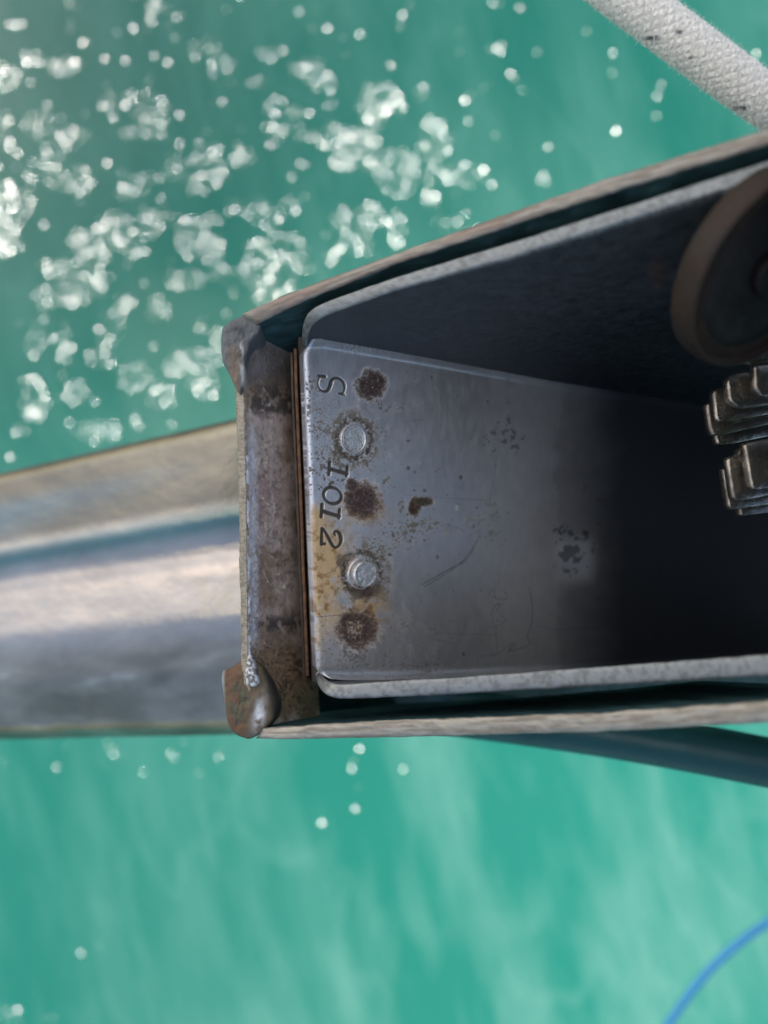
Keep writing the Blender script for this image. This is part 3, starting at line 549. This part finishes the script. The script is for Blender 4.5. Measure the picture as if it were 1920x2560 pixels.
def tray_wall(upper):
    n = 200
    if upper:
        eo = [(757, 862, .2255), (755, 835, .2195), (759, 806, .2145), (770, 783, .2115), (790, 767, .2090), (820, 753, .2070), (860, 738, .2050), (1000, 690, .1985), (1300, 600, .1835), (1600, 505, .170), (1920, 403, .158), (2200, 315, .149)]
        ei = [(768, 868, .2262), (769, 843, .2200), (775, 822, .2150), (787, 806, .2118), (805, 794, .2092), (832, 781, .2072), (868, 768, .2052), (1000, 722, .1985), (1300, 637, .1835), (1600, 541, .170), (1920, 442, .158), (2200, 358, .149)]
        fl = UPF
    else:
        eo = [(789, 1685, .2392), (793, 1706, .2330), (803, 1726, .2285), (820, 1740, .2260), (845, 1747, .2245), (900, 1746, .2220), (1100, 1738, .2120), (1500, 1714, .1950), (1920, 1690, .1720), (2200, 1672, .162)]
        ei = [(797, 1676, .2400), (806, 1690, .2336), (818, 1702, .2290), (834, 1708, .2264), (858, 1710, .2248), (905, 1706, .2222), (1100, 1696, .2120), (1500, 1667, .1950), (1920, 1636, .1720), (2200, 1612, .162)]
        fl = LOF
    a = curve(eo, n); b = curve(ei, n); f_ = curve(fl, n)
    # floor line resampled at the same x as the rim
    fx = np.maximum(b[:, 0]+ (6 if upper else 2), fl[0][0]); fy = np.interp(fx, f_[:, 0], f_[:, 1]); fd = np.interp(fx, f_[:, 0], f_[:, 2])
    jo = rim_noise(n, .8, 23); A = QA(a[:, 0], a[:, 1]+jo, a[:, 2]); B = QA(b[:, 0], b[:, 1]+rim_noise(n, 1.3, 25), b[:, 2]); B0 = QA(b[:, 0], b[:, 1], b[:, 2]); Fl = QA(fx, fy, fd)
    Fl = Fl + W*.001
    Fo = Fl + (A-B)
    rows = [Fo*1., Fo*.5+A*.5, Fo*.1+A*.9, Fo*.02+A*.98]
    for k in range(9):
        t = k/8; rows.append(A*(1-t)+B*t - W*.0004*math.sin(math.pi*t)**.4)
    k0 = len(rows)
    for t in (.02, .06, .12, .2, .3, .4, .5, .6, .7, .8, .88, .94, .98, 1): rows.append((B if t < .05 else B0)*(1-t)+Fl*t)
    P = np.stack(rows, 1); n_, m_ = P.shape[:2]
    D = CZ-P[..., 2]; PX = 960+P[..., 0]/D*F; PY = 1280-P[..., 1]/D*F
    idx = np.arange(m_)[None, :]+0*PX
    nz = fbm(PX/14, PY/14, 65, 4)
    face = idx >= k0
    col = np.ones((n_, m_, 3))*np.array([.25, .26, .26]); col = mixc(col, (.11, .11, .105), sm(fbm(PX/8, PY/12, 66, 5, .65), .42, .7)*.65)
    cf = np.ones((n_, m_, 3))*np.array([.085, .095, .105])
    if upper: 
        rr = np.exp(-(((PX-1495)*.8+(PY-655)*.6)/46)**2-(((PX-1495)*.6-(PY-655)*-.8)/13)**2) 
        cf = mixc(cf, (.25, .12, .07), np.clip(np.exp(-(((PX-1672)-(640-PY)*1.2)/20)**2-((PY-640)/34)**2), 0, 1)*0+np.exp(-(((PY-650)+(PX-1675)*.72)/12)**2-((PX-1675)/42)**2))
    g_ = .8*sm(PX+(PY-900)*.55*(1 if upper else 0), 1050, 1600); cf = mixc(cf, (.012, .016, .022), np.clip(g_, 0, .96)*np.clip((idx-k0)/9., 0, 1))  # interior shade painted in, deeper down the wall and to the right
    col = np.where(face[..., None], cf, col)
    V = P.reshape(-1, 3); f = gridfaces(n_, m_); i = np.arange(n_-1)
    f = np.concatenate([f, np.stack([i*m_+m_-1, (i+1)*m_+m_-1, (i+1)*m_, i*m_], -1)])
    if not upper: f = f[:, ::-1]
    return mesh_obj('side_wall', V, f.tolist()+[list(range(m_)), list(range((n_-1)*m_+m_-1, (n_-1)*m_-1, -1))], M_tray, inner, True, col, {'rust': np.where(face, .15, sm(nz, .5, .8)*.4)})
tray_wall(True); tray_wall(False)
# turned-down end of the tray, seen as a dark band left of the plate
y = np.linspace(842, 1704, 60); xr = np.interp(y, [842, 1704], [757, 793]); dr = np.interp(y, [842, 1704], [.2275, .2415])
rows = [QA(xr+1, y, dr), QA(xr-7, y, dr+.0012), QA(xr-13, y, dr+.0035), QA(xr-14, y, dr+.009), QA(xr-12, y, dr+.022), QA(xr-6, y, dr+.07)]
P = np.stack(rows, 1); nzz = fbm(P[..., 0]*3000, P[..., 1]*900, 3, 3)
thick('end_flange', P, np.array([.0022, 0, -.001]), M_wall, inner, np.ones(P.shape)*np.array([.10, .085, .07])*(.6+.8*nzz[..., None]), {'rust': np.full(P.shape[:2], .3)})

# rivets
def rivet(cx, cy, R, label, recess, tx):
    # hit point on plate
    best = None; me = fp.data; o0 = np.array(fp['_org'])
    p0 = Q(1000, 1100, .2475)
    ray = Q(cx, cy, 1.0)-np.array([0, 0, CZ]); ray /= np.linalg.norm(ray)
    P0 = o0 + np.array(me.vertices[200*620+250].co)
    # use the plate vertex whose picture position is nearest
    co = np.empty(len(me.vertices)*3, np.float32); me.vertices.foreach_get('co', co); co = co.reshape(-1, 3)[:760*620]+o0
    D = CZ-co[:, 2]; k = np.argmin((960+co[:, 0]/D*F-cx)**2+(1280-co[:, 1]/D*F-cy)**2); c = co[k]
    k3 = k; r = co[min(k3+620*6, len(co)-1)]-co[k3]; t = co[k3+6]-co[k3]; nn = np.cross(r, t); nn /= np.linalg.norm(nn); nn *= np.sign(nn[2])
    u = r-np.dot(r, nn)*nn; u /= np.linalg.norm(u); v = np.cross(nn, u)
    nn2 = nn+u*tx; nn2 /= np.linalg.norm(nn2)
    def lathe(prof, N=64, ax=nn, wob=0.):
        V = []; F_ = []
        for j, (rr, hh) in enumerate(prof):
            for i in range(N):
                a = 2*math.pi*i/N; w_ = 1+wob*math.sin(3*a+j*.2)
                V.append(c+ax*hh+(u*math.cos(a)+v*math.sin(a))*rr*w_)
        L = len(prof)
        for j in range(L-1):
            for i in range(N): F_.append([j*N+i, j*N+(i+1) % N, (j+1)*N+(i+1) % N, (j+1)*N+i])
        F_.append([i for i in range(N)][::-1]); F_.append([(L-1)*N+i for i in range(N)]); return V, F_
    V, Fa = lathe([(R, -.001), (R, .0002), (R*.985, .00055), (R*.93, .0006), (R*.90, .0004), (R*.885, -.0004), (R*.5, -.0005)], 72)
    rv = mesh_obj('rivet', V, [f[::-1] for f in Fa] if False else Fa, M_rivet, inner)
    rp = R*.80
    h = .0001 if recess else .0022
    prof = [(rp*1.02, -.0004), (rp, h*.6), (rp*.985, h*.9), (rp*.94, h), (rp*.90, h-.00012), (rp*.7, h-.00005), (rp*.4, h+.00002), (rp*.1, h)]
    V, Fa = lathe(prof, 64, nn2, .01)
    mesh_obj('pin_head', V, Fa, M_rivet, rv)
rivet(883, 1098, .0048, '', True, 0.)
rivet(904, 1434, .0053, '', False, 0.25)

# ------------------------------------------------------------------ packing strips between tray and end wall
def strip(name, pts0, pts1, wpx, d0, d1, h, m, label):
    y = np.linspace(0, 1, 90); x = pts0[0]*(1-y)+pts1[0]*y+2.0*(fbm(y*9, y*0, 4, 2)-.5); yy = pts0[1]*(1-y)+pts1[1]*y; d = d0*(1-y)+d1*y
    A = QA(x-wpx/2, yy, d); B = QA(x+wpx/2, yy, d); 
    rows = [A+W*h, A+W*h*.3, A+W*.0003, A*.85+B*.15-W*.0001, A*.5+B*.5-W*.0002, A*.15+B*.85-W*.0001, B+W*.0003, B+W*h*.3, B+W*h]
    P = np.stack(rows, 1); n, m_ = P.shape[:2]; f = gridfaces(n, m_); i = np.arange(n-1)
    f = np.concatenate([f, np.stack([i*m_+m_-1, (i+1)*m_+m_-1, (i+1)*m_, i*m_], -1)]).tolist()+[list(range(m_))[::-1], [(n-1)*m_+q for q in range(m_)]]
    o = mesh_obj(name, P.reshape(-1, 3), [q[::-1] for q in f], m, None, False)
    tag(o, label, 'strip', 'thin packing strips beside the tray end')
strip('packing_strip', (737, 872), (768, 1690), 9, .2305, .2440, .03, M_shim, 'rust orange thin strip standing on edge right beside the tray end')
strip('packing_strip', (728, 882), (761, 1694), 8, .2325, .2455, .03, M_shim2, 'dark brown thin strip standing on edge, the one nearer the weathered end wall')

# ------------------------------------------------------------------ wheel and chain in the dark end
def cyl(name, near, far, rad, m, label, cat, hub=True):
    near, far = np.array(near), np.array(far); ax = near-far; L = np.linalg.norm(ax); ax /= L
    u = np.cross(ax, [0, 1, 0]); u /= np.linalg.norm(u); v = np.cross(ax, u)
    e = empty(name, near, label, cat)
    def lathe(nm, prof, mt, par, N=96):
        V = []; F_ = []
        for rr, hh in prof:
            for i in range(N):
                a = 2*math.pi*i/N; V.append(near+ax*hh+(u*math.cos(a)+v*math.sin(a))*rr)
        k = len(prof)
        for j in range(k-1):
            for i in range(N): F_.append([j*N+i, j*N+(i+1) % N, (j+1)*N+(i+1) % N, (j+1)*N+i])
        F_.append([(k-1)*N+i for i in range(N)]); F_.append(list(range(N))[::-1])
        return mesh_obj(nm, V, F_, mt, par)
    lathe('wheel_rim', [(rad*.985, -L), (rad, -L*.92), (rad, -L*.2), (rad*.985, -L*.05), (rad*.96, 0), (rad*.93, -L*.03), (rad*.92, -L*.2), (rad*.90, -L*.25)], m, e)
    lathe('wheel_face', [(rad*.90, -L*.6), (rad*.90, -L*.27), (rad*.6, -L*.22), (rad*.3, -L*.2)], M_face, e)
    lathe('hub', [(rad*.22, -L*.3), (rad*.22, .0005), (rad*.20, .001), (rad*.1, .001)], M_face, e, 48)
    return e
_n = np.array([.432, -.576, .694]); _c = Q(1934, 688, .170)
cyl('guide_wheel', _c, _c-_n*.007, .0234, M_wheel, 'round rusty brown guide wheel in the dark upper end of the tray', 'wheel')

def plate_prism(pts, d, th, name, parent, mtl, bev=.0006):
    q = np.array(pts, float); k = len(q)
    # round the corners
    out = []
    for i in range(k):
        p0, p1, p2 = q[i-1], q[i], q[(i+1) % k]; a = p1+(p0-p1)*min(.3, 9/np.hypot(*(p0-p1))); b = p1+(p2-p1)*min(.3, 9/np.hypot(*(p2-p1)))
        for t in (0, .25, .5, .75, 1): out.append((1-t)**2*a+2*t*(1-t)*p1+t*t*b)
    o = np.array(out); N = len(o); cen = o.mean(0)
    def ring(s, dd): 
        p = cen+(o-cen)*s; P = QA(p[:, 0], p[:, 1], d); P[:, 2] += dd; return P
    sc = lambda mm: 1-mm/ (np.abs(o-cen).mean()/F*d)
    P = np.concatenate([ring(1, -th)-np.array([0, 0, 0]), ring(1, -bev), ring(sc(bev*.35), -bev*.3), ring(sc(bev), 0), ring(.5, .0001), ring(.05, .0001)])
    F_ = []
    for j in range(5):
        for i in range(N): F_.append([j*N+i, j*N+(i+1) % N, (j+1)*N+(i+1) % N, (j+1)*N+i][::-1])
    F_.append([5*N+i for i in range(N)][::-1]); F_.append(list(range(N)))
    return mesh_obj(name, P, F_, mtl, parent, True)
chain = empty('leaf_chain', Q(1930, 1080, .22), 'grey brown steel leaf chain of stacked link plates in the dark tray', 'chain')
pl = [  # outlines in photograph pixels (running on past the frame) and depth
 ([(1846, 884), (1925, 852), (2010, 835), (2010, 900), (1925, 905), (1875, 915)], .2150),
 ([(1886, 912), (2010, 900), (2010, 990), (1905, 992), (1888, 972)], .2080),
 ([(1818, 950), (1836, 932), (2010, 915), (2010, 1000), (1850, 1022), (1824, 1002)], .2140),
 ([(1783, 978), (1799, 969), (2010, 945), (2010, 1020), (1840, 1050), (1799, 1057), (1790, 1046)], .2200),
 ([(1766, 1010), (1783, 1003), (2010, 970), (2010, 1040), (1830, 1082), (1783, 1090), (1774, 1070)], .2260),
 ([(1780, 1040), (1800, 1030), (2010, 1000), (2010, 1072), (1840, 1108), (1793, 1113)], .2330),
 ([(1860, 1108), (2010, 1078), (2010, 1208), (1885, 1226), (1878, 1214)], .2050),
 ([(1817, 1146), (1845, 1136), (1850, 1122), (2010, 1090), (2010, 1222), (1842, 1255), (1832, 1243)], .2110),
 ([(1808, 1172), (1825, 1160), (2010, 1130), (2010, 1248), (1832, 1276), (1822, 1268)], .2160),
 ([(1845, 1200), (2010, 1180), (2010, 1270), (1850, 1292)], .2230)]
for p, d in pl: plate_prism(p, d, .0030, 'link_plate', chain, M_link)
for cx, cy, d0, d1, r in ((1965, 960, .204, .24, 20), (1970, 1170, .200, .235, 20)):
    a = np.linspace(0, 6.283, 24, endpoint=False)
    plate_prism([(cx+r*math.cos(t), cy+r*math.sin(t)) for t in a], d0, d1-d0, 'link_pin', chain, M_link)
# added dark box, unseen past the right edge, for the tray floor to mirror
blk = empty('light_blocker', Q(2250, 1000, .16), 'added unseen dark steel blocker right of the tray, darkens its end', 'blocker')
P = np.stack([np.stack([Q(1985, 235, .145), Q(1985, 1850, .160)]), np.stack([Q(2030, 235, .145)+np.array([.16, .03, .085]), Q(2030, 1850, .160)+np.array([.16, .03, .085])])])
s = np.linspace(0, 1, 10)[:, None, None]; t = np.linspace(0, 1, 10)[None, :, None]
G = (P[0, 0]*(1-s)+P[1, 0]*s)*(1-t)+(P[0, 1]*(1-s)+P[1, 1]*s)*t
thick('blocker_top', G, W*.003, M_dark, blk)
G2 = np.stack([G[-1]+W*.0 , G[-1]+W*.25]); thick('blocker_back', np.transpose(G2, (0, 1, 2)), np.array([.003, 0, 0]), M_dark, blk)

# ------------------------------------------------------------------ polished arm under the channel
M_arm = mat('polished_steel', metal=1, rough=.13, nscale=22, namp=.18, bump=.003, bscale=14, usecol=True, rvar=.06, stretch=(.5, 1, 1))
def arm():
    n, m = 60, 140
    ul, ll = np.array([-260, 1234, .42]), np.array([-260, 1872, .42])
    ur, lr = np.array([900, 962, .32]), np.array([900, 1852, .33])
    t = np.linspace(0, 1, m)
    # section: slanting upper facet, a groove, then a broad round back
    hgt = np.interp(t, [0, .02, .30, .36, .40, .46, .60, .78, .95, 1], [-.030, -.022, -.006, -.010, -.012, -.004, .0045, .001, -.016, -.030])
    hgt = hgt*.45
    for _ in range(8): hgt[1:-1] = (hgt[:-2]+2*hgt[1:-1]+hgt[2:])/4
    s = np.linspace(0, 1, n); P = np.zeros((n, m, 3))
    for i in range(n):
        a = QA(*(ul*(1-s[i])+ur*s[i])); b = QA(*(ll*(1-s[i])+lr*s[i]))
        P[i] = a*(1-t[:, None])+b*t[:, None]; P[i, :, 2] += hgt
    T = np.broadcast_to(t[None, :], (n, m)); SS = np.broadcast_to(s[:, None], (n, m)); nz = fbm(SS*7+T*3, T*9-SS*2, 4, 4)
    c = np.ones((n, m, 3))*np.array([.40, .36, .31]); c = mixc(c, (.125, .12, .10), (1-sm(T, .24, .30))); c = mixc(c, (.10, .14, .16), (1-sm(T+SS*.35, .22, .40))*sm(T, .08, .16)*.8)  # reflection bands painted into the steel: dark facet, teal groove, pale back, blotches
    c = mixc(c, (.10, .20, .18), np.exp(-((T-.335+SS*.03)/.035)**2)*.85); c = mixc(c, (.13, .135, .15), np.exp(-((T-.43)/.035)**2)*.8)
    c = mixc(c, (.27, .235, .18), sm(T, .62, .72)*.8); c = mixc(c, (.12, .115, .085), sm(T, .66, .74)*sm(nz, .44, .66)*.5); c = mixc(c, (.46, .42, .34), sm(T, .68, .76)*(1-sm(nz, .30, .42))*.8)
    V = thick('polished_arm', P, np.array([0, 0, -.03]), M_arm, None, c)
    tag(V, 'polished stainless steel arm reaching left from beneath the channel end', 'arm')
arm()

# ------------------------------------------------------------------ tubes and ropes
def tube(name, pts, rad, m, label, cat, N=28, seg=80, disp=None, colf=None):
    p = np.array(pts, float); k = len(p); t = np.linspace(0, k-1, seg)
    c = smooth_pts(p, seg); T = np.gradient(c, axis=0); T /= np.linalg.norm(T, axis=1)[:, None]
    u = np.cross(T, [0, 0, 1]); u /= np.linalg.norm(u, axis=1)[:, None]; v = np.cross(T, u)
    L = np.r_[0, np.cumsum(np.linalg.norm(np.diff(c, axis=0), axis=1))]
    a = np.linspace(0, 2*math.pi, N, endpoint=False)
    A, LL = np.meshgrid(a, L); R = np.full_like(A, rad)
    if disp: R = R+disp(A, LL)
    P = c[:, None]+R[..., None]*(u[:, None]*np.cos(A)[..., None]+v[:, None]*np.sin(A)[..., None])
    i, j = np.meshgrid(np.arange(seg-1), np.arange(N), indexing='ij'); q = i*N+j; r = i*N+(j+1) % N
    f = np.stack([q, r, r+N, q+N], -1).reshape(-1, 4).tolist()+[list(range(N))[::-1], [(seg-1)*N+x for x in range(N)]]
    o = mesh_obj(name, P.reshape(-1, 3), f, m, None, True, None if colf is None else colf(A, LL, P))
    tag(o, label, cat); return o
M_pipe = mat('dark_pipe_steel', base=(.02, .085, .085), metal=0, spec=.3, rough=.35, nscale=30, namp=.3, bump=.0008, bscale=40)
tube('dark_pipe', [Q(900, 1755, .34), Q(1150, 1783, .335), Q(1550, 1838, .325), Q(1950, 1912, .315), Q(2300, 1990, .305)], .0105, M_pipe, 'dark blurred round pipe crossing below the channel, lower right', 'pipe')
M_blue = mat('blue_line', base=(.07, .36, .66), rough=.6, nscale=300, namp=.2)
tube('blue_line', [Q(1560, 2760, .95), Q(1665, 2570, .95), Q(1760, 2440, .94), Q(1850, 2355, .93), Q(1930, 2300, .93), Q(2100, 2200, .92)], .0050, M_blue, 'thin bright blue line hanging over the water, bottom right corner', 'line')
RR = .0081
def braid(A, L):
    P = .0034; k = 12; L = L+.0012*(fbm(A*3, L*300, 8, 2)-.5); A = A+.12*(fbm(A*3+5, L*300, 18, 2)-.5)
    a = np.sin(k*A+2*math.pi*L/P*1.0); b = np.sin(k*A-2*math.pi*L/P*1.0)
    s = np.where(np.sin(A*k)*np.sin(2*math.pi*L/P) > 0, np.abs(np.cos(k/2*A+math.pi*L/P)), np.abs(np.cos(k/2*A-math.pi*L/P)))
    return .0006*s**.7 + .0005*(fbm(A*9, L*1800, 5, 4)-.5)+.0006*(fbm(A*20, L*4500, 6, 2)-.5) - .0006
def ropec(A, L, P):
    n = fbm(A*6, L*1500, 9, 4); c = np.ones(A.shape+(3,))*np.array([.90, .86, .78]); c = mixc(c, (.6, .58, .53), sm(n, .5, .7)*.4)
    D = CZ-P[..., 2]; PX = 960+P[..., 0]/D*F; PY = 1280-P[..., 1]/D*F
    for x, y, rx, ry in ((1630, 96, 22, 6), (1853, 271, 20, 6), (1698, 80, 9, 6), (1727, 144, 5, 4)):
        c = mixc(c, (.03, .04, .06), np.exp(-((PX-x)/rx)**4-((PY-y)/ry)**4)*(np.sin(A) < 2)*.9)
    return c
M_rope = mat('worn_rope', rough=.9, spec=.1, nscale=900, namp=.12, bump=.0003, bscale=1600, usecol=True)
rope = tube('mooring_rope', [Q(1330, -185, .262), Q(1452, -92, .262), Q(1574, 0, .262), Q(1738, 124, .264), Q(1902, 246, .268), Q(2062, 352, .275), Q(2250, 480, .285)], RR, M_rope, 'thick worn white braided rope across the upper right corner', 'rope', 150, 900, braid, ropec)
def fuzz():
    rs = np.random.RandomState(4); me = rope.data; n = len(me.vertices); co = np.empty(n*3, np.float32); me.vertices.foreach_get('co', co); co = co.reshape(-1, 3)
    seg, N = 900, 150; G = co[:seg*N].reshape(seg, N, 3); V = []; F_ = []
    for k in range(16000):
        i = rs.randint(5, seg-6); j = rs.randint(N); p = G[i, j]; cen = G[i].mean(0); nr = p-cen; nr /= np.linalg.norm(nr)
        if nr[2] < -.4: continue
        T = G[i+3, j]-G[i-3, j]; T /= np.linalg.norm(T); side = np.cross(nr, T)
        d = nr*rs.uniform(.2, .8)+T*rs.uniform(-1, 1)+side*rs.uniform(-.7, .7); d /= np.linalg.norm(d); L = rs.uniform(.0008, .0024); w_ = side*.00006+T*.00003
        m = p+d*L*.5+nr*L*.15; e = p+d*L-nr*L*.1; b = len(V); V += [p-w_, p+w_, m-w_, m+w_, e]; F_ += [[b, b+1, b+3, b+2], [b+2, b+3, b+4]]
    f = bpy.data.meshes.new('fuzz'); f.from_pydata([list(map(float, v)) for v in V], [], F_); f.materials.append(mat('rope_fibre', base=(.86, .84, .8), rough=.9, spec=.1))
    o = bpy.data.objects.new('fuzz', f); C.objects.link(o); o.parent = rope; o['kind'] = 'stuff'
fuzz()

# ------------------------------------------------------------------ added sheet, unseen above the camera, to throw shade and soft fill
shade_root = empty('shade_sheet', (-.62, .45, CZ+.62), 'added unseen pale cloth overhead that shades and softly lights the channel', 'shade_sheet')
n = 14; g = np.linspace(-.5, .5, n); A, B = np.meshgrid(g, g, indexing='ij')
cc = np.array([-.47, .45, CZ+.40])
P = np.stack([cc[0]+A*1.56, cc[1]+B*1.3, cc[2]-.05*(1-4*A*A)*(1-4*B*B)+0*A], -1)
M_diffuser = bpy.data.materials.new('diffuser_cloth'); M_diffuser.use_nodes = True; t_ = M_diffuser.node_tree
tr_ = t_.nodes.new('ShaderNodeBsdfTranslucent'); tr_.inputs[0].default_value = (.92, .90, .87, 1)
mx_ = t_.nodes.new('ShaderNodeMixShader'); mx_.inputs[0].default_value = .85
t_.nodes['Principled BSDF'].inputs['Base Color'].default_value = (.6, .58, .56, 1); t_.nodes['Principled BSDF'].inputs['Roughness'].default_value = .9
t_.links.new(t_.nodes['Principled BSDF'].outputs[0], mx_.inputs[1]); t_.links.new(tr_.outputs[0], mx_.inputs[2]); t_.links.new(mx_.outputs[0], t_.nodes['Material Output'].inputs[0])
mesh_obj('diffuser_cloth', P, gridfaces(n, n), M_diffuser, shade_root)
for o in bpy.data.objects:
    if '_org' in o: del o['_org']
